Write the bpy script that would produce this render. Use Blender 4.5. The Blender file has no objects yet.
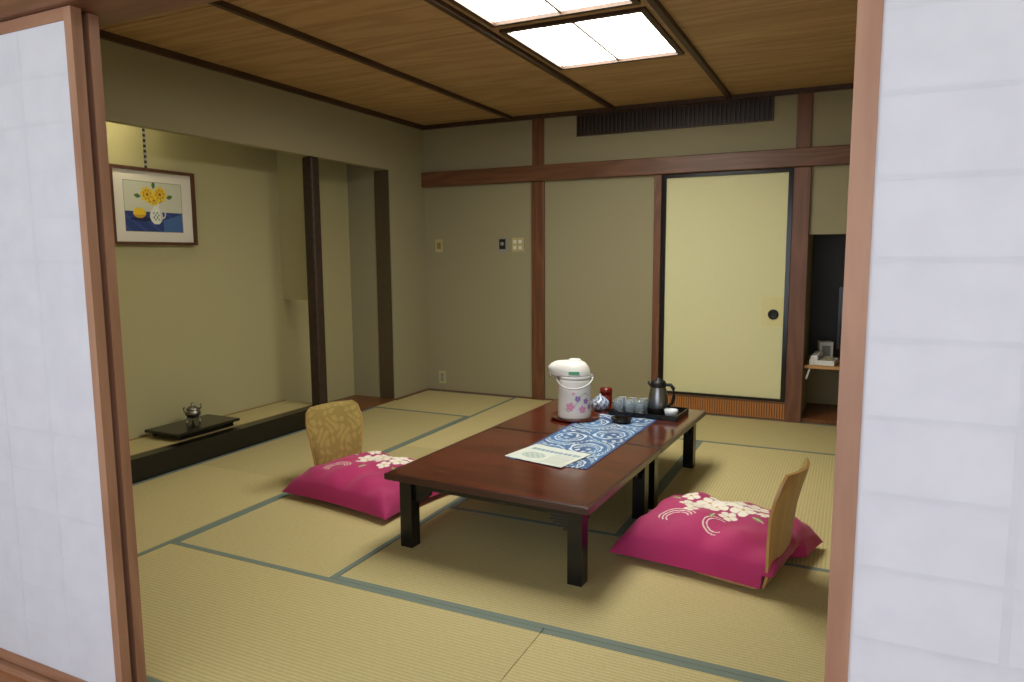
import bpy, math, random
from mathutils import Vector, Matrix
random.seed(7)
S=bpy.context.scene
S.view_settings.view_transform='Standard'
try: S.view_settings.look='None'
except Exception: pass
pi=math.pi
def lin(c):
    return tuple(((v/255)/12.92 if v/255<=.04045 else ((v/255+.055)/1.055)**2.4) for v in c)
# ---------------------------------------------------------------- materials
class NT:
    def __init__(s,name):
        s.m=bpy.data.materials.new(name); s.m.use_nodes=True
        s.t=s.m.node_tree; s.b=s.t.nodes['Principled BSDF']
    def n(s,typ,**kw):
        nd=s.t.nodes.new(typ)
        for k,v in kw.items():
            if k.startswith('i_'):
                nd.inputs[k[2:].replace('_',' ')].default_value=v
            else: setattr(nd,k,v)
        return nd
    def l(s,a,b): s.t.links.new(a,b)
    def math(s,op,a,b=None,c=None):
        nd=s.n('ShaderNodeMath',operation=op)
        for i,x in enumerate((a,b,c)):
            if x is None: continue
            if isinstance(x,(int,float)): nd.inputs[i].default_value=x
            else: s.l(x,nd.inputs[i])
        return nd.outputs[0]
    def mix(s,f,a,b):
        nd=s.n('ShaderNodeMix',data_type='RGBA')
        for i,x in ((0,f),(6,a),(7,b)):
            if isinstance(x,(int,float)): nd.inputs[i].default_value=x
            elif isinstance(x,tuple): nd.inputs[i].default_value=(*x[:3],1)
            else: s.l(x,nd.inputs[i])
        return nd.outputs[2]
    def bump(s,h,st,dist=.01):
        nd=s.n('ShaderNodeBump'); nd.inputs['Strength'].default_value=st; nd.inputs['Distance'].default_value=dist
        s.l(h,nd.inputs['Height']); s.l(nd.outputs[0],s.b.inputs['Normal'])
def M(name,rgb,rough=.6,var=.0,scale=20,metal=0,coat=0,stretch=(1,1,1),bump=0,rgb2=None,spec=None):
    k=NT(name); k.b.inputs['Roughness'].default_value=rough; k.b.inputs['Metallic'].default_value=metal
    if coat: k.b.inputs['Coat Weight'].default_value=coat; k.b.inputs['Coat Roughness'].default_value=.12
    if spec is not None: k.b.inputs['Specular IOR Level'].default_value=spec
    c=lin(rgb)
    tc=k.n('ShaderNodeTexCoord'); mp=k.n('ShaderNodeMapping'); mp.inputs['Scale'].default_value=stretch
    k.l(tc.outputs['Object'],mp.inputs['Vector'])
    nz=k.n('ShaderNodeTexNoise'); nz.inputs['Scale'].default_value=scale; nz.inputs['Detail'].default_value=6
    k.l(mp.outputs[0],nz.inputs['Vector'])
    c2=lin(rgb2) if rgb2 else tuple(x*(1-var) for x in c)
    c1=c if rgb2 else tuple(min(1,x*(1+var)) for x in c)
    k.l(k.mix(nz.outputs[0],c2,c1),k.b.inputs['Base Color'])
    if bump: k.bump(nz.outputs[0],bump)
    return k.m
def Mcol(name,rough=.7,coat=0,bump=0,bscale=300,sheen=0):
    k=NT(name); k.b.inputs['Roughness'].default_value=rough
    if coat: k.b.inputs['Coat Weight'].default_value=coat
    if sheen: k.b.inputs['Sheen Weight'].default_value=sheen
    at=k.n('ShaderNodeVertexColor',layer_name='Col'); k.l(at.outputs[0],k.b.inputs['Base Color'])
    if bump:
        tc=k.n('ShaderNodeTexCoord'); nz=k.n('ShaderNodeTexNoise'); nz.inputs['Scale'].default_value=bscale
        k.l(tc.outputs['Object'],nz.inputs['Vector']); k.bump(nz.outputs[0],bump,.004)
    return k.m
def Memit(name,rgb,st):
    k=NT(name); k.b.inputs['Base Color'].default_value=(*lin(rgb),1)
    k.b.inputs['Emission Color'].default_value=(*lin(rgb),1); k.b.inputs['Emission Strength'].default_value=st
    return k.m
def Mwood(name,dark,light,axis='X',rough=.45,scale=1.0,coat=0,attr=False,dist=3.0,freq=9):
    k=NT(name); k.b.inputs['Roughness'].default_value=rough
    if coat: k.b.inputs['Coat Weight'].default_value=coat; k.b.inputs['Coat Roughness'].default_value=.1
    tc=k.n('ShaderNodeTexCoord'); vec=tc.outputs['Object']
    if attr:
        at=k.n('ShaderNodeVertexColor',layer_name='Col')
        sc=k.n('ShaderNodeVectorMath',operation='SCALE'); k.l(at.outputs[0],sc.inputs[0]); sc.inputs['Scale'].default_value=37
        ad=k.n('ShaderNodeVectorMath',operation='ADD'); k.l(vec,ad.inputs[0]); k.l(sc.outputs[0],ad.inputs[1]); vec=ad.outputs[0]
    mp=k.n('ShaderNodeMapping'); st={'X':(.12,1,1),'Y':(1,.12,1),'Z':(1,1,.12)}[axis]
    mp.inputs['Scale'].default_value=st; k.l(vec,mp.inputs['Vector'])
    n1=k.n('ShaderNodeTexNoise'); n1.inputs['Scale'].default_value=4*scale; n1.inputs['Detail'].default_value=2
    k.l(mp.outputs[0],n1.inputs['Vector'])
    band=k.math('SINE',k.math('MULTIPLY',n1.outputs[0],freq*8))
    band=k.math('MULTIPLY_ADD',band,.5,.5)
    n2=k.n('ShaderNodeTexNoise'); n2.inputs['Scale'].default_value=90*scale; n2.inputs['Detail'].default_value=3
    k.l(mp.outputs[0],n2.inputs['Vector'])
    f=k.math('ADD',k.math('MULTIPLY',band,.45),k.math('MULTIPLY',n2.outputs[0],.55))
    c=k.mix(f,lin(dark),lin(light))
    if attr:
        sep=k.n('ShaderNodeSeparateColor'); k.l(at.outputs[0],sep.inputs[0])
        g=k.math('MULTIPLY_ADD',sep.outputs[1],.2,.9)
        vm=k.n('ShaderNodeVectorMath',operation='SCALE'); k.l(c,vm.inputs[0]); k.l(g,vm.inputs['Scale']); c=vm.outputs[0]
    k.l(c,k.b.inputs['Base Color'])
    return k.m
def Mtatami():
    k=NT('tatami_rush'); k.b.inputs['Roughness'].default_value=.62; k.b.inputs['Specular IOR Level'].default_value=.3
    tc=k.n('ShaderNodeTexCoord'); at=k.n('ShaderNodeVertexColor',layer_name='Col')
    sx=k.n('ShaderNodeSeparateXYZ'); k.l(tc.outputs['Object'],sx.inputs[0])
    sc=k.n('ShaderNodeSeparateColor'); k.l(at.outputs[0],sc.inputs[0])
    fl=sc.outputs[0]   # 1: long side along X
    inv=k.math('SUBTRACT',1.0,fl)
    s=k.math('ADD',k.math('MULTIPLY',sx.outputs[1],fl),k.math('MULTIPLY',sx.outputs[0],inv))
    l=k.math('ADD',k.math('MULTIPLY',sx.outputs[0],fl),k.math('MULTIPLY',sx.outputs[1],inv))
    ridge=k.math('ABSOLUTE',k.math('SINE',k.math('MULTIPLY',s,pi/.0155)))
    cb=k.n('ShaderNodeCombineXYZ'); k.l(k.math('MULTIPLY',l,230),cb.inputs[0]); k.l(k.math('MULTIPLY',s,34),cb.inputs[1])
    nz=k.n('ShaderNodeTexNoise'); nz.inputs['Scale'].default_value=1; nz.inputs['Detail'].default_value=3; k.l(cb.outputs[0],nz.inputs['Vector'])
    n2=k.n('ShaderNodeTexNoise'); n2.inputs['Scale'].default_value=2.2; n2.inputs['Detail'].default_value=4; k.l(tc.outputs['Object'],n2.inputs['Vector'])
    c=k.mix(nz.outputs[0],lin((184,169,112)),lin((221,208,156)))
    c=k.mix(k.math('MULTIPLY',n2.outputs[0],.5),c,lin((205,187,134)))
    g=k.math('MULTIPLY_ADD',ridge,.24,.78)
    g=k.math('MULTIPLY',g,k.math('MULTIPLY_ADD',sc.outputs[1],.14,.93))
    vm=k.n('ShaderNodeVectorMath',operation='SCALE'); k.l(c,vm.inputs[0]); k.l(g,vm.inputs['Scale'])
    k.l(vm.outputs[0],k.b.inputs['Base Color'])
    k.bump(k.math('ADD',ridge,k.math('MULTIPLY',nz.outputs[0],.6)),.35,.002)
    return k.m
WALL=M('sand_plaster_olive',(158,151,120),.9,.06,220,bump=.12)
TOKO=M('sand_plaster_alcove',(182,175,132),.9,.06,220,bump=.12)
CEILW=Mwood('ceiling_cedar',(162,128,86),(196,162,116),'X',.6,1.0,attr=True,freq=6)
DARKW=Mwood('dark_batten_wood',(52,34,22),(80,54,34),'Y',.5)
POSTW=Mwood('post_wood',(92,56,36),(128,84,58),'Z',.42)
NAGW=Mwood('nageshi_wood',(94,60,38),(130,88,62),'X',.42)
STILEW=Mwood('shoji_wood',(146,104,80),(178,136,108),'Z',.5)
RAILW=Mwood('shoji_rail_wood',(136,94,70),(170,126,98),'X',.5)
FLW=Mwood('veranda_floor_wood',(120,76,46),(170,116,76),'X',.35)
ALCW=Mwood('alcove_floor_wood',(96,56,30),(140,88,50),'Y',.35)
TAT=Mtatami()
HERI=M('tatami_border_cloth',(116,130,120),.8,.12,400)
SEAM=M('tatami_seam',(110,96,54),.9)
BLACK=M('black_lacquer',(14,12,12),.2,.1,5)
BLACKM=M('black_matte',(20,18,17),.5)
FUSUMA=M('fusuma_paper',(226,222,174),.85,.025,60)
TAN=M('tan_edge_cloth',(150,122,76),.8,.1,200)
CREAM=M('cream_plastic',(190,180,130),.4)
WHITEP=M('white_plastic',(228,228,224),.3)
METAL=M('chrome',(200,200,200),.18,metal=1)
PEWTER=M('pewter',(150,148,138),.32,.3,25,metal=1)
GREY=M('grey_plastic',(150,150,150),.4)
PANEL=Memit('light_panel',(255,252,240),16.5)
def Mshoji():
    k=NT('shoji_paper'); k.b.inputs['Roughness'].default_value=.9
    tc=k.n('ShaderNodeTexCoord')
    nz=k.n('ShaderNodeTexNoise'); nz.inputs['Scale'].default_value=14; nz.inputs['Detail'].default_value=8; k.l(tc.outputs['Object'],nz.inputs['Vector'])
    c=k.mix(nz.outputs[0],lin((224,224,232)),lin((240,240,246)))
    k.l(c,k.b.inputs['Base Color'])
    tr=k.n('ShaderNodeBsdfTranslucent'); k.l(c,tr.inputs[0])
    ms=k.n('ShaderNodeMixShader'); ms.inputs[0].default_value=.22
    out=k.t.nodes['Material Output']; k.l(k.b.outputs[0],ms.inputs[1]); k.l(tr.outputs[0],ms.inputs[2]); k.l(ms.outputs[0],out.inputs[0])
    return k.m
SHOJI=Mshoji()
LAQRED=Mwood('red_lacquer_wood',(58,20,12),(108,44,28),'X',.2,1.4,coat=.5,freq=5)
LAQEDGE=M('lacquer_edge',(58,26,20),.3,.1,20,coat=.4)
BENT=Mwood('bentwood',(170,126,72),(198,156,98),'Z',.4)
COL=Mcol('printed_cloth',.75,bump=.15,bscale=500,sheen=.15)
COLP=Mcol('printed_paper',.6)
COLG=Mcol('printed_enamel',.25,coat=.3)
FAB=Mcol('gold_brocade',.9,bump=.2,bscale=500)
def Mglass(name,rgb,rough=.05):
    k=NT(name); k.b.inputs['Base Color'].default_value=(*lin(rgb),1); k.b.inputs['Roughness'].default_value=rough
    k.b.inputs['Transmission Weight'].default_value=.8; k.b.inputs['IOR'].default_value=1.3
    return k.m
GLASS=Mglass('tumbler_glass',(215,230,242))
# ---------------------------------------------------------------- mesh builder
class B:
    def __init__(s,name): s.name=name; s.v=[]; s.f=[]; s.mi=[]; s.sm=[]; s.c=[]; s.mats=[]; s.T=Matrix.Identity(4)
    def m(s,mat):
        if mat not in s.mats: s.mats.append(mat)
        return s.mats.index(mat)
    def add(s,vs,fs,mat,smooth=False,cols=None):
        o=len(s.v); k=s.m(mat)
        for i,p in enumerate(vs):
            s.v.append(tuple(s.T@Vector(p))); s.c.append(cols[i] if cols else (1,1,1))
        for f in fs: s.f.append([o+i for i in f]); s.mi.append(k); s.sm.append(smooth)
    def box(s,x0,x1,y0,y1,z0,z1,mat,col=None):
        vs=[(x0,y0,z0),(x1,y0,z0),(x1,y1,z0),(x0,y1,z0),(x0,y0,z1),(x1,y0,z1),(x1,y1,z1),(x0,y1,z1)]
        fs=[(0,3,2,1),(4,5,6,7),(0,1,5,4),(1,2,6,5),(2,3,7,6),(3,0,4,7)]
        s.add(vs,fs,mat,False,[col]*8 if col else None)
    def lathe(s,prof,mat,n=32,cx=0,cy=0,cz=0,sx=1,sy=1,cap=True,colfn=None):
        vs=[];fs=[];cs=[]
        for r,z in prof:
            for i in range(n):
                a=2*pi*i/n; vs.append((cx+r*sx*math.cos(a),cy+r*sy*math.sin(a),cz+z))
                cs.append(colfn(a,z) if colfn else (1,1,1))
        for j in range(len(prof)-1):
            for i in range(n):
                k=(i+1)%n; fs.append((j*n+i,j*n+k,(j+1)*n+k,(j+1)*n+i))
        if cap: fs.append(tuple(range(n))[::-1]); fs.append(tuple((len(prof)-1)*n+i for i in range(n)))
        s.add(vs,fs,mat,True,cs)
    def tube(s,pts,r,mat,n=8,col=(1,1,1)):
        P=[Vector(p) for p in pts]; vs=[];fs=[]
        up=Vector((0,0,1))
        for i,p in enumerate(P):
            d=(P[min(i+1,len(P)-1)]-P[max(i-1,0)]).normalized()
            a=d.cross(up)
            if a.length<.05: a=d.cross(Vector((1,0,0)))
            a.normalize(); b=d.cross(a)
            rr=r[i] if isinstance(r,(list,tuple)) else r
            for k in range(n):
                t=2*pi*k/n; vs.append(tuple(p+a*rr*math.cos(t)+b*rr*math.sin(t)))
        for j in range(len(P)-1):
            for i in range(n):
                k=(i+1)%n; fs.append((j*n+i,j*n+k,(j+1)*n+k,(j+1)*n+i))
        fs.append(tuple(range(n))); fs.append(tuple((len(P)-1)*n+i for i in range(n))[::-1])
        s.add(vs,fs,mat,True,[col]*len(vs))
    def grid(s,nu,nv,fn,mat,colfn=None,smooth=True):
        vs=[];cs=[];fs=[]
        for j in range(nv+1):
            for i in range(nu+1):
                u=i/nu;v=j/nv; vs.append(fn(u,v)); cs.append(colfn(u,v) if colfn else (1,1,1))
        for j in range(nv):
            for i in range(nu):
                a=j*(nu+1)+i; fs.append((a,a+1,a+nu+2,a+nu+1))
        s.add(vs,fs,mat,smooth,cs)
    def done(s,loc=(0,0,0),rz=0,bevel=0,seg=2):
        me=bpy.data.meshes.new(s.name); me.from_pydata(s.v,[],s.f)
        for m in s.mats: me.materials.append(m)
        me.polygons.foreach_set('material_index',s.mi); me.polygons.foreach_set('use_smooth',s.sm)
        ca=me.color_attributes.new('Col','FLOAT_COLOR','POINT')
        flat=[]
        for c in s.c: flat+= [c[0],c[1],c[2],1]
        ca.data.foreach_set('color',flat); me.update()
        ob=bpy.data.objects.new(s.name,me); S.collection.objects.link(ob)
        ob.location=loc; ob.rotation_euler=(0,0,rz)
        if bevel:
            b=ob.modifiers.new('bevel','BEVEL'); b.width=bevel; b.segments=seg; b.limit_method='ANGLE'; b.angle_limit=math.radians(50)
        return ob
# ---------------------------------------------------------------- room shell
XL=-3.56; YB=5.6; ZC=2.41; XR=.885; YF=1.30
b=B('floor'); b.box(XL-.6,XR+.1,1.18,YB+.8,-.12,-.03,SEAM)
mats=[ # x0,x1,y0,y1,longX
(-2.66,-.885,1.30,2.08,1),(-.885,.885,1.30,2.08,1),
(-3.56,-2.66,1.30,2.97,0),(-3.56,-2.66,2.97,4.74,0),
(-2.66,-1.77,2.08,3.85,0),(-1.77,0,2.08,2.97,1),(0,.885,2.08,3.85,0),
(-1.77,-.885,2.97,4.74,0),(-.885,0,2.97,4.74,0),(0,.885,3.85,5.59,0),
(-2.66,-1.77,3.85,5.59,0),(-3.56,-2.66,4.74,5.59,1),(-1.77,0,4.74,5.59,1)]
for x0,x1,y0,y1,lx in mats:
    g=.0012; c=(float(lx),random.random(),random.random())
    b.box(x0+g,x1-g,y0+g,y1-g,-.05,0,TAT,c)
    w=.028
    if lx:
        b.box(x0+g,x1-g,y0+g,y0+w,-.02,.0015,HERI); b.box(x0+g,x1-g,y1-w,y1-g,-.02,.0015,HERI)
    else:
        b.box(x0+g,x0+w,y0+g,y1-g,-.02,.0015,HERI); b.box(x1-w,x1-g,y0+g,y1-g,-.02,.0015,HERI)
b.done()
b=B('ceiling'); b.box(XL-.6,XR+.1,1.18,YB+.15,ZC+.02,ZC+.1,DARKW)
xs=[XL,-2.66,-1.77,-.88,0.01,XR]; 
ys=[1.2+.4425*i for i in range(11)]
for i in range(5):
    for j in range(10):
        x0,x1=xs[i],xs[i+1]; y0,y1=ys[j],min(ys[j+1],YB)
        if y0>=YB: continue
        if i==2 and y1>2.55 and y0<4.29:
            continue
        b.box(x0,x1,y0+.003,y1-.003,ZC,ZC+.03,CEILW,(random.random(),random.random(),random.random()))
for (x0,x1,y0,y1) in [(-1.77,-1.71,2.5275,4.2975),(-.94,-.88,2.5275,4.2975)]:
    b.box(x0,x1,y0,y1,ZC,ZC+.03,CEILW,(.3,.5,.2))
b.done()
for x in xs[1:-1]:
    b=B('trim_ceiling_batten'); b.box(x-.017,x+.017,YF,YB-.03,ZC-.028,ZC,DARKW); b.done(bevel=.003)
b=B('trim_ceiling_edge'); b.box(XL,XL+.03,YF,YB,ZC-.035,ZC,DARKW); b.box(XL,XR,YB-.03,YB,ZC-.035,ZC,DARKW); b.box(XR-.03,XR,YF,YB,ZC-.035,ZC,DARKW); b.done()
def light(y0,y1):
    b=B('ceiling_light'); x0,x1=-1.71,-.94; z=ZC-.015
    for a in [(x0,x1,y0,y0+.03),(x0,x1,y1-.03,y1),(x0,x0+.03,y0+.03,y1-.03),(x1-.03,x1,y0+.03,y1-.03)]:
        b.box(*a,z,ZC+.03,DARKW)
    xm=(x0+x1)/2
    b.box(xm-.006,xm+.006,y0+.03,y1-.03,ZC-.006,ZC+.012,DARKW)
    b.box(x0+.03,xm-.006,y0+.03,y1-.03,ZC+.004,ZC+.014,PANEL); b.box(xm+.006,x1-.03,y0+.03,y1-.03,ZC+.004,ZC+.014,PANEL)
    b.done()
light(2.5275,3.36); light(3.44,4.2975)
b=B('trim_light_divider'); b.box(-1.71,-.94,3.362,3.438,ZC-.0,ZC+.03,CEILW,(.1,.4,.7)); b.done()
# back wall
b=B('wall_back')
b.box(XL-.05,-1.40,YB,YB+.12,-.03,ZC+.02,WALL); b.box(-1.40,-.40,YB,YB+.12,1.90,ZC+.02,WALL)
b.box(-1.40,-.40,YB+.06,YB+.12,-.03,1.9,WALL)
b.box(-.40,XR,YB,YB+.12,1.385,ZC+.02,WALL)
b.box(-.40,-.30,YB,YB+.12,-.03,1.385,WALL)
b.done()
b=B('wall_niche')
NB=YB+.62
b.box(-.42,XR,NB,NB+.05,-.03,1.6,WALL); b.box(-.42,-.30,YB+.12,NB,-.03,1.6,WALL); b.box(-.3,XR,YB+.12,NB,1.4,1.6,WALL)
b.box(-.3,XR,YB+.0,NB,-.03,.03,ALCW)
b.done()
TY0=1.9; TY1=5.06
b=B('wall_left')
b.box(XL-.06,XL,YF,YB,1.97,ZC+.02,WALL)
b.box(XL-.12,XL,TY1,YB+.05,-.03,1.97,WALL); b.box(XL-.12,XL,YF-.1,TY0,-.03,1.97,WALL)
b.done()
XT=-4.0
b=B('wall_alcove')
b.box(XT-.06,XT,TY0-.1,TY1+.08,-.03,2.5,TOKO)
b.done()
b=B('wall_alcove_end'); b.box(XT,XL-.12,TY1,TY1+.08,-.03,2.44,WALL); b.box(XL-.12,XL-.06,TY1,TY1+.08,1.97,2.44,TOKO); b.done()
b=B('alcove_reveal_shade'); b.box(XL-.15,XL-.008,TY1-.010,TY1-.001,.013,1.969,M('reveal_shade_tone',(84,72,50),.6,.15,30,stretch=(1,1,.1))); b.done()  # thin dark strip added as painted shadow on the reveal, not real trim
b=B('wall_alcove_start'); b.box(XT,XL-.12,TY0-.08,TY0,-.03,2.44,TOKO); b.box(XL-.12,XL-.06,TY0-.08,TY0,1.97,2.44,TOKO); b.done()
b=B('ceiling_alcove'); b.box(XT,XL-.06,TY0-.08,TY1+.08,2.44,2.5,TOKO); b.done()
b=B('wall_alcove_partition'); b.box(XT,XL-.07,4.22,4.26,.92,2.44,TOKO); b.done()
b=B('alcove_platform')
b.box(XT+.001,XL-.115,TY0+.001,4.19,-.0,.128,TAT,(0,.4,.4)); b.box(XL-.115,XL-.085,TY0+.001,4.19,.09,.131,TAN)
b.box(XT+.001,XT+.025,TY0+.001,4.19,.1,.131,TAN)
b.box(XL-.085,XL+.0,TY0+.001,4.095,0.0,.135,BLACK)
b.done(bevel=.003)
b=B('alcove_side_floor'); b.box(XT+.001,XL,4.20,TY1-.001,-.03,.012,ALCW); b.done()
PILM=M('mottled_pillar_wood',(74,52,40),.5,scale=42,rgb2=(14,9,7),stretch=(1,1,.6),bump=.4)
b=B('alcove_pillar'); b.box(XL-.09,XL+.003,4.098,4.186,0,1.969,PILM); b.done(bevel=.016,seg=4)
b=B('wall_right'); b.box(XR,XR+.1,YF+.002,YB+.75,-.03,ZC+.02,WALL); b.done()
b=B('trim_nageshi'); b.box(XL,XR,YB-.05,YB-.0,1.865,1.995,NAGW); b.done(bevel=.006)
b=B('trim_post'); b.box(-2.48,-2.365,YB-.03,YB,0,1.863,POSTW); b.box(-2.475,-2.37,YB-.022,YB,1.997,ZC-.035,POSTW); b.done(bevel=.004)
b=B('trim_post'); b.box(-1.43,-1.372,YB-.03,YB,0,1.863,POSTW); b.done(bevel=.004)
b=B('trim_post'); b.box(-.415,-.30,YB-.035,YB,0,1.863,POSTW); b.box(-.41,-.31,YB-.022,YB,1.997,ZC-.035,POSTW); b.done(bevel=.004)
b=B('baseboard_back'); b.box(XL+.02,-2.482,YB-.014,YB,0,.012,NAGW); b.box(-2.363,-1.432,YB-.014,YB,0,.012,NAGW); b.done()
b=B('baseboard_left'); b.box(XL,XL+.018,TY1,YB,0,.012,NAGW); b.done()
# fusuma door with vent grille
b=B('door_fusuma')
x0,x1,z0,z1=-1.368,-.418,.145,1.862; y=YB
b.box(x0,x0+.032,y-.02,y+.04,z0,z1,BLACK); b.box(x1-.032,x1,y-.02,y+.04,z0,z1,BLACK)
b.box(x0+.032,x1-.032,y-.02,y+.04,z1-.028,z1,BLACK); b.box(x0+.032,x1-.032,y-.02,y+.04,z0,z0+.02,BLACK)
b.box(x0+.032,x1-.032,y-.006,y+.03,z0+.02,z1-.028,FUSUMA)
b.T=Matrix.Translation((-.522,y-.006,.80))@Matrix.Rotation(pi/2,4,'X')
b.box(-.085,.07,-.085,.13,-.0,.0012,M('door_pull_patch',(226,218,160),.8))
b.lathe([(.038,.001),(.038,.008),(.030,.011),(.028,.005),(.001,.004)],BLACKM,28)
b.T=Matrix.Identity(4); b.done(bevel=.003)
b=B('trim_door_vent')
b.box(x0+.02,x1,y-.022,y+.04,.0,.014,NAGW); b.box(x0+.02,x1,y-.022,y+.04,.130,.144,NAGW)
b.box(x0+.02,x1,y+.02,y+.04,.014,.130,BLACKM)
VENT=M('vent_slat_wood',(196,132,74),.5,.1,30)
n=50
for i in range(n+1):
    xx=x0+.022+(x1-x0-.034)*i/n; b.box(xx,xx+.0115,y-.018,y+.005,.014,.130,VENT)
b.done()
b=B('air_vent')
x0,x1,z0,z1=-2.08,-.57,2.205,2.372
b.box(x0,x1,YB-.006,YB,z0,z1,BLACKM)
for zz in (z0,z1-.008): b.box(x0,x1,YB-.02,YB-.006,zz,zz+.008,DARKW)
for i in range(46):
    xx=x0+(x1-x0-.010)*i/45; b.box(xx,xx+.010,YB-.02,YB-.006,z0+.008,z1-.008,DARKW)
b.done()
def plate(name,x,z,w,h,style):
    b=B(name); y=YB
    b.box(x-w/2,x+w/2,y-.008,y,z-h/2,z+h/2,CREAM if style!='dark' else GREY)
    if style=='sw':
        for dx in (-.025,.025):
            for dz in (-.025,.025): b.box(x+dx-.014,x+dx+.014,y-.014,y-.008,z+dz-.014,z+dz+.014,WHITEP)
    elif style=='dark':
        b.box(x-w/2+.008,x+w/2-.008,y-.012,y-.008,z-h/2+.02,z+h/2-.008,BLACKM)
        b.T=Matrix.Translation((x,y-.012,z+.01))@Matrix.Rotation(pi/2,4,'X'); b.lathe([(.018,0),(.016,.01),(.012,.012)],GREY,20); b.T=Matrix.Identity(4)
    elif style=='outlet':
        b.box(x-.018,x+.018,y-.011,y-.008,z-.04,z+.04,GREY)
        for dz in (-.02,.02): b.box(x-.008,x-.005,y-.012,y-.011,z+dz-.007,z+dz+.007,BLACKM); b.box(x+.005,x+.008,y-.012,y-.011,z+dz-.007,z+dz+.007,BLACKM)
    else:
        b.box(x-.02,x+.02,y-.011,y-.008,z-.03,z+.03,TAN)
    b.done(bevel=.002)
plate('wall_thermostat',-2.765,1.34,.075,.115,'dark'); plate('light_switch',-2.62,1.34,.11,.12,'sw')
plate('wall_blank_plate',-3.41,1.34,.075,.115,'blank'); plate('power_outlet',-3.40,.13,.07,.115,'outlet')
# ---------------------------------------------------------------- front: shoji screens, lintel, sill
LZ=1.872
b=B('trim_lintel'); b.box(XL-.1,2.4,1.17,1.34,LZ,2.01,NAGW); b.done(bevel=.004)
b=B('wall_front'); b.box(XL-.1,2.4,1.19,1.30,2.01,2.6,WALL); b.done()
b=B('trim_sill'); b.box(XL-.1,2.4,1.17,1.30,-.10,.006,RAILW); b.done(bevel=.003)
def shoji(x0,x1,y,st=.042):
    b=B('door_shoji'); z0,z1=.008,LZ-.002; d=.028
    b.box(x0,x0+st,y,y+d,z0,z1,STILEW); b.box(x1-st,x1,y,y+d,z0,z1,STILEW)
    b.box(x0+st,x1-st,y,y+d,z0,z0+.032,RAILW); b.box(x0+st,x1-st,y,y+d,z1-.03,z1,RAILW)
    b.box(x0+st,x1-st,y+.004,y+.0055,z0+.032,z1-.03,SHOJI)
    n=15
    for i in range(1,n):
        zz=z0+.035+(z1-z0-.07)*i/n; b.box(x0+st,x1-st,y+.006,y+.02,zz-.003,zz+.003,STILEW)
        b.box(x0+st,x1-st,y+.0036,y+.004,zz-.002,zz+.006,SHOJI)
    for i in range(1,4):
        xx=x0+st+(x1-x0-2*st)*i/4; b.box(xx-.003,xx+.003,y+.007,y+.019,z0+.035,z1-.035,STILEW)
        b.box(xx-.006,xx+.006,y+.0037,y+.004,z0+.035,z1-.035,SHOJI)
    b.done(bevel=.002)
shoji(-2.65,-1.774,1.19,.028); shoji(-2.63,-1.788,1.245,.036); shoji(-3.52,-2.652,1.19)
shoji(-.012,.87,1.19,.034); shoji(.872,1.75,1.19)
# veranda around the camera
b=B('floor_veranda'); b.box(XL-.1,2.4,-1.2,1.17,-.10,-.012,FLW); b.done()
b=B('ceiling_veranda'); b.box(XL-.1,2.4,-1.2,1.19,2.35,2.45,FUSUMA); b.done()
b=B('wall_veranda_left'); b.box(XL-.2,XL-.1,-1.2,1.3,-.1,2.6,WALL); b.done()
b=B('wall_veranda_right'); b.box(2.4,2.5,-1.2,1.3,-.1,2.6,WALL); b.done()
b=B('window_1')
WF=M('aluminium_frame',(120,112,100),.4,metal=.6)
b.box(XL-.1,2.4,-1.15,-1.08,-.012,.12,WF); b.box(XL-.1,2.4,-1.15,-1.08,2.25,2.35,WF)
for xx in (XL-.1,-2.2,-.65,.85,2.34): b.box(xx,xx+.06,-1.15,-1.08,.12,2.25,WF)
b.done(bevel=.004)
# ---------------------------------------------------------------- tables
TR=math.radians(-2.6)
def table(cx,cy,w,l):
    b=B('low_table'); H=.33
    b.box(-w/2,w/2,-l/2,l/2,H-.026,H,LAQEDGE); 
    b.box(-w/2+.012,w/2-.012,-l/2+.012,l/2-.012,H-.001,H+.0012,LAQRED)
    ins=.045
    for sx in (-1,1):
        for sy in (-1,1):
            x=sx*(w/2-ins-.03); y=sy*(l/2-ins-.03)
            b.box(x-.03,x+.03,y-.03,y+.03,0,H-.026,BLACK)
    a=w/2-ins-.06; c=l/2-ins-.06
    for sy in (-1,1):
        y=sy*(l/2-ins-.03); b.box(-a,a,y-.012,y+.012,H-.068,H-.026,BLACK)
        for sx in (-1,1):
            for k in range(5):
                ww=.085*math.cos(k/5*pi/2); b.box(min(sx*a,sx*(a-ww)),max(sx*a,sx*(a-ww)),y-.01,y+.01,H-.068-.012*(k+1),H-.068-.012*k,BLACK)
    for sx in (-1,1):
        x=sx*(w/2-ins-.03); b.box(x-.012,x+.012,-c,c,H-.068,H-.026,BLACK)
        for sy in (-1,1):
            for k in range(5):
                ww=.085*math.cos(k/5*pi/2); b.box(x-.01,x+.01,min(sy*c,sy*(c-ww)),max(sy*c,sy*(c-ww)),H-.068-.012*(k+1),H-.068-.012*k,BLACK)
    return b.done((cx,cy,0.0015),TR,bevel=.003)
table(-1.275,2.845,.935,.915)
table(-1.233,3.765,.935,.915)
TZ=.3335
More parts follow.
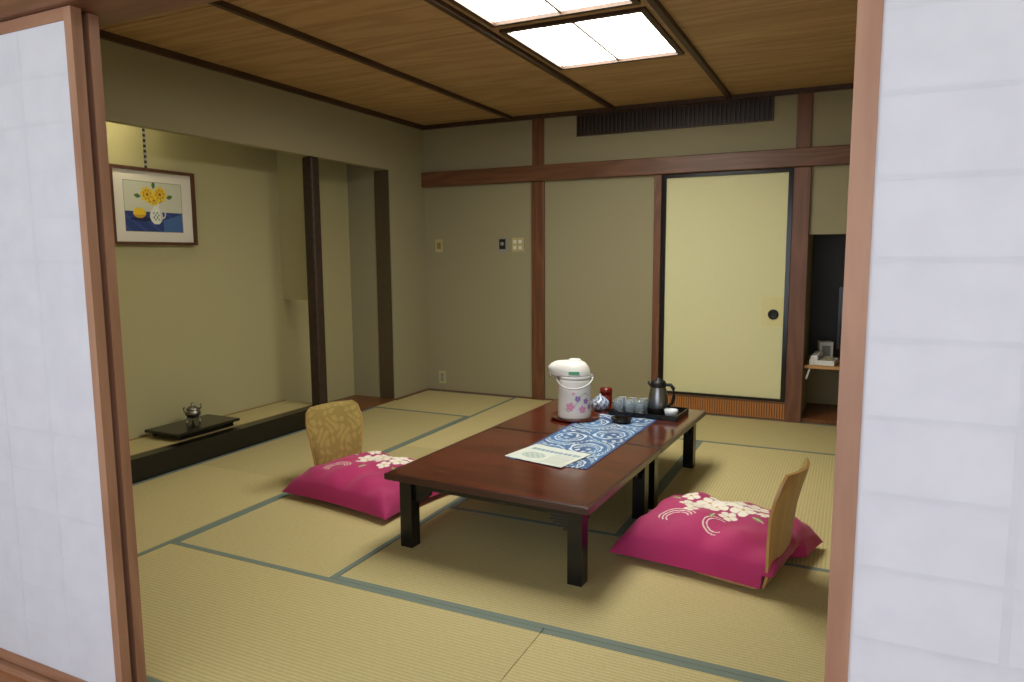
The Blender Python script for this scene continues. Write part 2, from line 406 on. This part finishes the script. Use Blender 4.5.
# ---------------------------------------------------------------- colour functions
def mixc(a,b,t): return tuple(a[i]*(1-t)+b[i]*t for i in range(3))
def flower(x,y,cx,cy,R,n=5,ph=0):
    dx=x-cx;dy=y-cy;d=math.hypot(dx,dy)
    if d>R: return None
    th=math.atan2(dy,dx); k=abs(math.cos(n*th/2+ph)); r=R*(.68+.32*k)
    if d>r: return None
    if d<.16*R: return 'c'
    if k<.16 and d>.25*R: return 'e'
    return 'p'
MAG=lin((186,36,104)); MAG2=lin((142,24,80)); WH=lin((246,240,226)); GRN=lin((126,140,70)); PNK=lin((216,150,176)); GLD=lin((206,170,90))
def cushion_col(flowers,swirls,leaves):
    def fn(x,y):
        for (cx,cy,R,ph) in flowers:
            k=flower(x,y,cx,cy,R,5,ph)
            if k=='c': return GLD
            if k=='e': return PNK
            if k=='p': return WH
        for (cx,cy,a,L,W) in leaves:
            dx=x-cx;dy=y-cy;u=dx*math.cos(a)+dy*math.sin(a);v=-dx*math.sin(a)+dy*math.cos(a)
            if 0<u<L and abs(v)<W*math.sin(pi*u/L): return GRN if abs(v)>.0015 else WH
        for (cx,cy,r,a0,a1) in swirls:
            dx=x-cx;dy=y-cy;d=math.hypot(dx,dy);a=math.atan2(dy,dx)%(2*pi)
            if abs(d-r)<.0022 and a0<a<a1: return WH
        t=.5+.5*math.sin(x*9+2*math.sin(y*7))
        return mixc(MAG,MAG2,.45*t)
    return fn
def cushion(loc,rz,sx,sy,h,colfn,chair=None,lift=.022):
    b=B('zabuton_cushion'); N=190
    def shape(u,v,top):
        a=2*u-1;c=2*v-1
        x=a*sx/2*(1-.07*(1-c*c)*abs(a)); y=c*sy/2*(1-.07*(1-a*a)*abs(c))
        e=(max(0,1-a**4))**.55*(max(0,1-c**4))**.55
        w=1+.07*math.sin(9*a+3*c)*math.sin(6*c-2*a)+.05*math.sin(17*a*c)
        edge=.030
        crease=1-.10*math.exp(-((abs(abs(a)-.93))/.03)**2)
        rr=math.hypot(a,c); w+= .035*max(0,rr-.7)*math.sin(math.atan2(c,a)*22)
        if top: z=edge+ (h-edge)*e*w*crease
        else: z=edge*(1-min(1,e*1.9))
        z+=lift*min(1,e*2.2)
        p=Vector((x,y,z))
        if chair:
            W=Matrix.Translation(loc)@Matrix.Rotation(rz,4,'Z'); Cm=Matrix.Translation(chair[0])@Matrix.Rotation(chair[1],4,'Z')
            q=Cm.inverted()@(W@p)
            if abs(q.y)<.23:
                lim=-.165-(.04 if q.z>.08 else .0)
                wgt=1 if abs(q.y)<.19 else (.23-abs(q.y))/.04
                if q.x<lim: q.x=q.x*(1-wgt)+lim*wgt
            p=W.inverted()@(Cm@q)
        return tuple(p)
    def cf(u,v):
        return colfn((2*u-1)*sx/2,(2*v-1)*sy/2)
    b.grid(N,N,lambda u,v:shape(u,v,True),COL,cf)
    b.grid(60,60,lambda u,v:shape(1-u,v,False),COL,lambda u,v:MAG)
    return b.done(loc,rz)
def zaisu(loc,rz,top=.435):
    b=B('floor_chair'); k0=top/.435
    path=[(.16,.009),(.08,.008),(-.04,.008),(-.13,.010),(-.172,.026),(-.192,.065),(-.203,.13),(-.214,.20),(-.228,.28*k0),(-.245,.35*k0),(-.264,.41*k0),(-.272,.435*k0)]
    wid=[.10,.12,.125,.13,.135,.14,.148,.16,.172,.178,.165,.135]
    n=len(path); P=[Vector((p[0],0,p[1])) for p in path]; th=.010
    def pe(i,s,o):
        d=(P[min(i+1,n-1)]-P[max(i-1,0)]).normalized(); nn=Vector((-d.z,0,d.x))
        if nn.z<0 and i<4: nn=-nn
        if i>=4 and nn.x<0: nn=-nn
        p=P[i]+nn*o; x=p.x
        if i>4: x+=.03*s*s*min(1,(i-4)/4)
        return (x,s*wid[i],p.z)
    K=12
    for o,flip in ((0,0),(th,1)):
        vs=[];fs=[]
        for i in range(n):
            for k in range(K+1): vs.append(pe(i,-1+2*k/K,o))
        for i in range(n-1):
            for k in range(K):
                a=i*(K+1)+k; f=(a,a+1,a+K+2,a+K+1); fs.append(f if flip else f[::-1])
        b.add(vs,fs,BENT,True)
    for s in (-1,1):
        vs=[];fs=[]
        for i in range(n): vs+= [pe(i,s,0),pe(i,s,th)]
        for i in range(n-1): fs.append((2*i,2*i+2,2*i+3,2*i+1))
        b.add(vs,fs,BENT)
    for i in (0,n-1):
        vs=[];fs=[]
        for k in range(K+1): vs+=[pe(i,-1+2*k/K,0),pe(i,-1+2*k/K,th)]
        for k in range(K): fs.append((2*k,2*k+2,2*k+3,2*k+1))
        b.add(vs,fs,BENT)
    GA=lin((164,142,78)); GB=lin((146,126,66))
    def sample(t):
        f=5+t*(n-1-5); i=min(int(f),n-2); return i,f-i
    def pad(u,v):
        i,fr=sample(v); s=(2*u-1)*.97
        p0=Vector(pe(i,s,th)); p1=Vector(pe(i+1,s,th)); p=p0.lerp(p1,fr)
        e=(1-abs(2*u-1)**6)*(1-abs(2*v-1)**8)
        p.x+=.001+.02*e
        return tuple(p)
    def padc(u,v):
        x=u*.34;y=v*.4
        k=math.sin(x*90+2*math.sin(y*50))*math.sin(y*80+2*math.sin(x*45))
        return GA if k>.1 else GB
    b.grid(60,60,pad,FAB,padc)
    return b.done(loc,rz)
zR=((-.385,2.80,0.002),math.radians(169),.465); zL=((-2.355,2.985,0.002),math.radians(-18))
zaisu(*zR); zaisu(*zL)
random.seed(3)
fl=[(.02,.12,.066,0),(-.07,.10,.06,1),(-.13,.03,.056,.4),(-.02,.04,.055,.7),(.09,.05,.057,.2),(.13,.14,.05,.9),(-.05,.19,.05,.5),(-.17,.13,.044,.1),(.05,-.03,.04,.3),(-.10,-.045,.034,.6),(.03,.2,.036,.5),(.18,.05,.034,.5)]
sw=[(-.13,-.14,.045,.3,4.0),(-.13,-.14,.06,.3,3.8),(-.13,-.14,.075,.4,3.6),(.05,-.14,.05,1.4,5.0),(.05,-.14,.065,1.6,4.8)]
lv=[(.14,.0,-.5,.07,.012),(-.20,.08,2.6,.07,.012),(.18,.12,.4,.07,.012),(-.1,.21,2.0,.06,.011),(0,-.05,-1.6,.06,.01)]
cushion((-.46,2.94,.002),math.radians(-9),.71,.60,.165,cushion_col(fl,sw,lv),zR)
fl2=[(x+.02,y+.04,r,p) for x,y,r,p in fl]; 
cushion((-2.235,2.96,.002),math.radians(-8),.74,.60,.145,cushion_col(fl2,sw[:3],lv),zL)
# ---------------------------------------------------------------- on the table
b=B('table_runner')
BL=lin((24,68,124)); BL2=lin((50,106,160)); WB=lin((204,220,230))
cent=[(.10,.14,0),(.28,.30,2),(.09,.46,4),(.29,.62,1),(.10,.80,3),(.3,.95,5),(.3,.04,2)]
def run_c(u,v):
    x=u*.39;y=v*1.04
    best=9;bi=0;sec=9
    for i,(cx,cy,ph) in enumerate(cent):
        d=math.hypot((x-cx),(y-cy)*.85)
        if d<best: sec=best;best=d;bi=i
        elif d<sec: sec=d
    cx,cy,ph=cent[bi]; a=math.atan2(y-cy,x-cx)+ph
    if x<.014 or x>.376 : return BL
    if sec-best<.012:
        return WB if math.sin(x*170)*math.sin(y*170)>.1 else BL
    r=best*(1+.30*math.sin(a)); q=r*32
    ring=q%1; nr=int(q)
    if nr%2==0:
        if ring<.30+.12*math.sin(a*7): return WB
    else:
        n=max(4,int(r*190))
        if .1<ring<.75 and math.sin(a*n)>.2: return WB
    return mixc(BL,BL2,.5+.5*math.sin(x*30+y*14))
b.grid(150,380,lambda u,v:((u-.5)*.39,(v-.5)*1.04,.0012+.0006*math.sin(v*40)*math.sin(u*9)),COL,run_c)
b.done((-1.165,3.335,TZ),TR)
b=B('leaflet')
def leaf_c(u,v):
    x=u*.31;y=v*.25
    if .02<x<.29 and .02<y<.225:
        if y>.17 and abs((x*40)%1-.5)<.4 and y<.2: return lin((120,150,170))
        if math.hypot((x-.1)/.06,(y-.09)/.045)<1: return lin((160,180,176)) if math.sin(x*200)*math.sin(y*180)>0 else lin((190,200,190))
        if x>.18 and (y*90)%1<.35 and y<.16: return lin((170,176,172))
    return lin((210,216,208))
b.grid(80,70,lambda u,v:((u-.5)*.31,(v-.5)*.25,.001+.004*abs(u-.5)),COLP,leaf_c)
b.box(-.153,.153,-.123,.123,0,.001,WHITEP)
b.done((-1.225,2.93,TZ+.003),math.radians(-12))
REDL=M('red_brown_lacquer',(96,34,24),.25,.15,12,coat=.5)
b=B('round_tray'); b.lathe([(.001,.004),(.125,.004),(.138,.016),(.142,.016),(.13,.0),(.001,.0)],REDL,48,cap=False); b.done((-1.385,3.71,TZ))
def thermos(loc,rz):
    b=B('air_pot_thermos')
    Wc=lin((232,230,226)); P1=lin((164,130,200)); P2=lin((222,150,190)); G=lin((140,170,120))
    fls=[(4.5,.075,.026),(4.95,.12,.018),(5.25,.06,.022),(5.5,.105,.018),(4.7,.15,.010),(5.8,.07,.016)]
    def c(a,z):
        if z<.012: return lin((190,190,190))
        for i,(fa,fz,R) in enumerate(fls):
            da=(a-fa+pi)%(2*pi)-pi
            k=flower(da*.09,z-fz,0,0,R,5,i)
            if k=='c': return lin((240,210,90))
            if k: return P1 if i%2 else P2
        da=(a-4.9); 
        if abs(z-.1-.05*math.sin(da*3))<.002 and abs(da)<.8: return G
        return Wc
    prof=[(.001,0),(.090,0),(.094,.006),(.094,.014)]+[(.094-.003*(i/40),.014+.2*i/40) for i in range(1,41)]+[(.090,.217),(.088,.222)]
    b.lathe(prof,COLG,160,colfn=c,cap=False)
    b.lathe([(.086,.222),(.0905,.226),(.0905,.238),(.086,.242)],WHITEP,48,cap=False)
    n=56;rings=16;vs=[];fs=[]
    for j in range(rings+1):
        t=j/rings*pi/2
        for i in range(n):
            a=2*pi*i/n; r=.088*math.cos(t)**.6
            x=r*math.cos(a)-.006*(1-math.cos(t)); y=r*math.sin(a)
            if math.cos(a)<0:
                g=(-math.cos(a))**2.2
                x-= g*.072*math.cos(t)**.3*(.55+.45*min(1,math.sin(t)*2)); y*=1-.30*g
            vs.append((x,y,.241+.084*math.sin(t)))
    for j in range(rings):
        for i in range(n):
            k=(i+1)%n; fs.append((j*n+i,j*n+k,(j+1)*n+k,(j+1)*n+i))
    fs.append(tuple(range(n))[::-1])
    b.add(vs,fs,WHITEP,True)
    b.lathe([(.001,.333),(.03,.332),(.036,.326),(.037,.316)],WHITEP,32,cx=.0,cap=False)
    b.tube([(-.130,0,.262),(-.135,0,.25),(-.136,0,.228)],[.014,.013,.011],WHITEP,12)
    b.box(-.03,.03,-.090,-.086,.255,.272,M('green_label',(70,160,110),.4))
    pts=[]
    for i in range(21):
        t=pi*i/20; x=.102*math.cos(t); y=-.112*math.sin(t); z=.235-.055*math.sin(t); pts.append((x,y,z))
    b.tube(pts,.005,M('light_grey_plastic',(200,200,200),.4),8)
    for s in (-1,1): b.T=Matrix.Translation((s*.088,0,.232))@Matrix.Rotation(s*pi/2,4,'Y'); b.lathe([(.016,0),(.016,.012),(.01,.016)],GREY,16); b.T=Matrix.Identity(4)
    return b.done(loc,rz)
thermos((-1.388,3.71,TZ+.005),math.radians(18))
b=B('tea_caddy'); b.lathe([(.001,0),(.034,0),(.038,.006),(.038,.062),(.0365,.064),(.0365,.067),(.0385,.069),(.0385,.098),(.034,.106),(.001,.109)],M('vermilion_lacquer',(120,26,20),.25,.1,10,coat=.5),36,cap=False); b.done((-1.335,4.12,TZ))
b=B('teapot'); BC=lin((60,96,160)); WC=lin((205,212,220))
def tc_(a,z): return BC if math.sin(a*9)*math.sin(z*150)>.05 else WC
b.lathe([(.001,0),(.036,0),(.05,.016),(.056,.035),(.05,.055),(.034,.068),(.030,.070),(.030,.073),(.02,.08),(.008,.083),(.009,.092),(.001,.096)],COLG,48,colfn=tc_,cap=False)
b.tube([(-.045,0,.03),(-.07,0,.045),(-.082,0,.066)],[.014,.010,.007],COLG,12,WC)
b.tube([(.0,-.05,.04),(.0,-.08,.05),(0,-.12,.062)],[.009,.009,.011],COLG,12,WC)
b.done((-1.325,3.975,TZ),math.radians(5))
b=B('serving_tray')
b.box(-.20,.20,-.13,.13,0,.006,BLACK)
for a in [(-.20,.20,-.13,-.122),(-.20,.20,.122,.13),(-.20,-.192,-.122,.122),(.192,.20,-.122,.122)]: b.box(*a,.006,.03,BLACK)
b.done((-1.03,3.97,TZ),TR,bevel=.003)
def glass(x,y,z=TZ):
    b=B('glass_tumbler'); b.lathe([(.001,.084),(.022,.085),(.025,.082),(.031,0),(.029,0),(.023,.078),(.001,.079)],GLASS,24,cap=False); b.done((x,y,z))
for i in range(3):
    for j in range(2): glass(-1.19+.065*i,3.90+.068*j,TZ+.0065)
def teacup(x,y):
    b=B('tea_cup'); b.lathe([(.001,.004),(.016,.004),(.017,0),(.021,0),(.021,.005),(.034,.02),(.038,.045),(.0365,.045),(.032,.022),(.018,.009),(.001,.008)],COLG,32,cap=False,colfn=lambda a,z: BC if .026<z<.034 else WC); b.done((x,y,TZ+.0065))
teacup(-.885,3.905); teacup(-1.16,4.045)
b=B('coffee_jug')
STEEL=M('brushed_steel',(150,150,152),.28,metal=1)
b.lathe([(.001,0),(.052,0),(.055,.004),(.055,.03)],BLACKM,36,cap=False)
b.lathe([(.055,.03),(.056,.05),(.055,.09),(.048,.13),(.042,.15)],STEEL,36,cap=False)
b.lathe([(.042,.15),(.044,.155),(.044,.175),(.036,.186),(.018,.19),(.016,.2),(.001,.203)],BLACKM,36,cap=False)
b.tube([(.04,0,.165),(.075,0,.168),(.092,0,.15),(.095,0,.1),(.085,0,.06),(.055,0,.045)],[.009,.01,.011,.011,.009,.008],BLACKM,10)
b.tube([(-.03,0,.15),(-.055,0,.165),(-.064,0,.172)],[.016,.011,.007],BLACKM,10)
b.done((-.985,4.01,TZ+.0065),math.radians(-10))
b=B('ashtray'); b.lathe([(.001,.008),(.035,.008),(.052,.024),(.058,.024),(.05,.0),(.001,0)],BLACK,36,cap=False); b.done((-1.11,3.70,TZ+.0035))
# ---------------------------------------------------------------- tokonoma
b=B('framed_painting')
FRM=Mwood('frame_wood',(66,34,20),(104,60,36),'Z',.35)
w,h=.60,.47; d=.025; f=.018
b.box(-w/2,w/2,0,d*.5,-h/2,h/2,FRM)
for a in [(-w/2,w/2,-h/2,-h/2+f),(-w/2,w/2,h/2-f,h/2),(-w/2,-w/2+f,-h/2+f,h/2-f),(w/2-f,w/2,-h/2+f,h/2-f)]: b.box(a[0],a[1],-d,0,a[2],a[3],FRM)
WM=lin((226,222,210)); YL=lin((236,200,40)); YD=lin((176,130,16))
blooms=[(-.045,.075,.050,.2),(.045,.080,.052,.9),(.0,.04,.036,.6)]
def art(u,v):
    x=(u-.5)*(w-2*f); y=(v-.5)*(h-2*f)
    ax,ay=.205,.155
    if abs(x)>ax or abs(y)>ay: return WM
    if abs(x)>ax-.003 or abs(y)>ay-.003: return lin((120,120,110))
    for (cx,cy,R,p) in blooms:
        dx=x-cx;dy=y-cy;dd=math.hypot(dx,dy);th=math.atan2(dy,dx)
        k=abs(math.cos(4*th+p)); r=R*(.7+.3*k)
        if dd<r:
            if dd<.2*R: return lin((170,90,20))
            if k<.3 or abs(dd-R*.5)<.04*R: return YD
            return YL
    for (cx,cy,a) in [(-.02,.03,2.6),(.02,.03,.5),(-.09,.06,3.0),(.09,.06,.3),(0,.11,1.5)]:
        dx=x-cx;dy=y-cy;uu=dx*math.cos(a)+dy*math.sin(a);vv=-dx*math.sin(a)+dy*math.cos(a)
        if 0<uu<.05 and abs(vv)<.013*math.sin(pi*uu/.05): return lin((70,110,50))
    xv=x-.012
    dv=math.hypot(xv/.046,(y+.055)/.052)
    if dv<1 or (abs(xv)<.018+max(0,(y-.0)*.5) and -.03<y<.02):
        if abs(xv)<.022 and abs(y+.055)<.028 and math.sin(x*260)*math.sin(y*220)>.1: return lin((90,130,100))
        return lin((196,200,196)) if xv>.028 else lin((228,230,222))
    hd=math.hypot((xv-.045)/.022,(y+.04)/.028)
    if .75<hd<1.1: return lin((210,212,206))
    if math.hypot((x+.105)/.044,(y+.04)/.032)<1: return YL if y>-.05 else lin((206,160,30))
    if y<-.03:
        if x>.06 and y<-.08+.3*(x-.06): return lin((66,104,160))
        if math.hypot((x+.08)/.09,(y+.078)/.012)<1: return lin((18,26,66))
        return lin((36,56,118)) if math.sin(x*60+y*90)<.7 else lin((50,76,140))
    return lin((204,206,188))
b.grid(190,150,lambda u,v:((u-.5)*(w-2*f),-.004,(v-.5)*(h-2*f)),COLP,art,False)
for k in range(26):
    b.box(-.041,-.027,.002,.008,h/2+.016*k*2,h/2+.016*(k*2+1),BLACKM); b.box(-.041,-.027,.002,.008,h/2+.016*(k*2+1),h/2+.016*(k*2+2) if k<25 else h/2+.016*51.5,GREY)
b.done((XT+.0135,3.12,1.565),math.radians(90))
b=B('lacquer_stand')
b.box(-.15,.15,-.245,.245,.030,.048,BLACK)
for sx in(-1,1):
    b.box(sx*.115-.012,sx*.115+.012,-.21,.21,0,.03,BLACK)
b.done((-3.81,3.17,.1325),0,bevel=.004)
b=B('incense_burner')
b.lathe([(.001,.026),(.028,.026),(.044,.04),(.050,.056),(.044,.07),(.034,.076),(.040,.08),(.040,.084),(.03,.092),(.016,.102),(.007,.106),(.010,.116),(.006,.124),(.001,.126)],PEWTER,32,cap=False)
for i in range(3):
    a=2*pi*i/3+.4; b.tube([(.03*math.cos(a),.03*math.sin(a),.036),(.042*math.cos(a),.042*math.sin(a),.018),(.046*math.cos(a),.046*math.sin(a),.0)],[.010,.007,.006],PEWTER,8)
for s in (-1,1): b.tube([(0,s*.044,.07),(0,s*.066,.078),(0,s*.072,.096),(0,s*.06,.104)],[.006,.006,.005,.004],PEWTER,8)
b.done((-3.86,3.21,.184))
b=B('alcove_lamp'); TUBE=Memit('fluorescent_tube',(255,244,205),26)
b.box(XL-.10,XL-.062,2.15,3.0,2.06,2.16,WHITEP)
b.T=Matrix.Translation((XL-.13,2.98,2.11))@Matrix.Rotation(pi/2,4,'X'); b.lathe([(.014,0),(.014,.8)],TUBE,16); b.T=Matrix.Identity(4)
for yy in (2.165,2.98): b.box(XL-.15,XL-.10,yy-.0,yy+.015,2.09,2.13,WHITEP)
b.done()
# ---------------------------------------------------------------- niche contents
b=B('wall_shelf'); b.box(-.295,XR,5.62,NB,.405,.43,Mwood('shelf_wood',(170,124,72),(206,160,100),'X',.4)); b.done(bevel=.002)
b=B('wall_niche_panel'); b.box(-.298,XR,NB-.02,NB,.43,1.399,M('dark_panel',(46,44,40),.5)); b.done()
b=B('television'); b.box(-.09,.62,5.86,5.92,.53,1.0,BLACK); b.box(-.07,.60,5.852,5.86,.555,.98,M('screen',(8,8,10),.1)); b.box(.2,.33,5.87,5.91,.44,.53,BLACKM); b.box(.1,.43,5.8,5.98,.432,.445,BLACKM); b.done(bevel=.003)
b=B('telephone')
b.box(-.085,.085,-.1,.1,0,.035,WHITEP); b.T=Matrix.Rotation(math.radians(6),4,'X')
b.box(.0,.075,-.085,.0,.03,.045,GREY)
for i in range(3):
    for j in range(4): b.box(.008+.022*i,.024+.022*i,-.078+.019*j,-.066+.019*j,.045,.05,CREAM)
b.box(-.075,-.03,-.09,.09,.055,.075,WHITEP); b.box(-.078,-.027,-.1,-.05,.034,.066,WHITEP); b.box(-.078,-.027,.05,.1,.034,.066,WHITEP)
b.T=Matrix.Identity(4)
pts=[]
for i in range(90):
    t=i/89; a=t*2*pi*16; pts.append((-.06-.035*math.sin(pi*t)+.005*math.cos(a),-.105-.03*math.sin(pi*t),.03-.13*math.sin(pi*t)+.005*math.sin(a)))
b.tube(pts,.004,WHITEP,6)
b.done((-.165,5.74,.431),math.radians(-8),bevel=.003)
b=B('tissue_box'); b.box(-.05,.05,-.05,.05,0,.14,WHITEP); b.box(-.03,.03,-.052,-.05,.03,.11,GREY); b.done((-.17,6.0,.431),.2,bevel=.004)
# ---------------------------------------------------------------- world, camera
w=bpy.data.worlds.new('daylight'); S.world=w; w.use_nodes=True
w.node_tree.nodes['Background'].inputs[0].default_value=(.84,.89,1.0,1); w.node_tree.nodes['Background'].inputs[1].default_value=2.45
cam=bpy.data.cameras.new('camera'); co=bpy.data.objects.new('camera',cam); S.collection.objects.link(co)
cam.sensor_width=36; cam.lens=710/1024*36; cam.clip_start=.02
r=Vector((.902,.4313,-.0066)).normalized(); f_=Vector((-.4293,.8953,-.1199)); f_=(f_-r*f_.dot(r)).normalized(); u=r.cross(f_)
Rm=Matrix(((r.x,u.x,-f_.x),(r.y,u.y,-f_.y),(r.z,u.z,-f_.z))).to_4x4()
co.matrix_world=Matrix.Translation((0,0,1.25))@Rm
S.camera=co
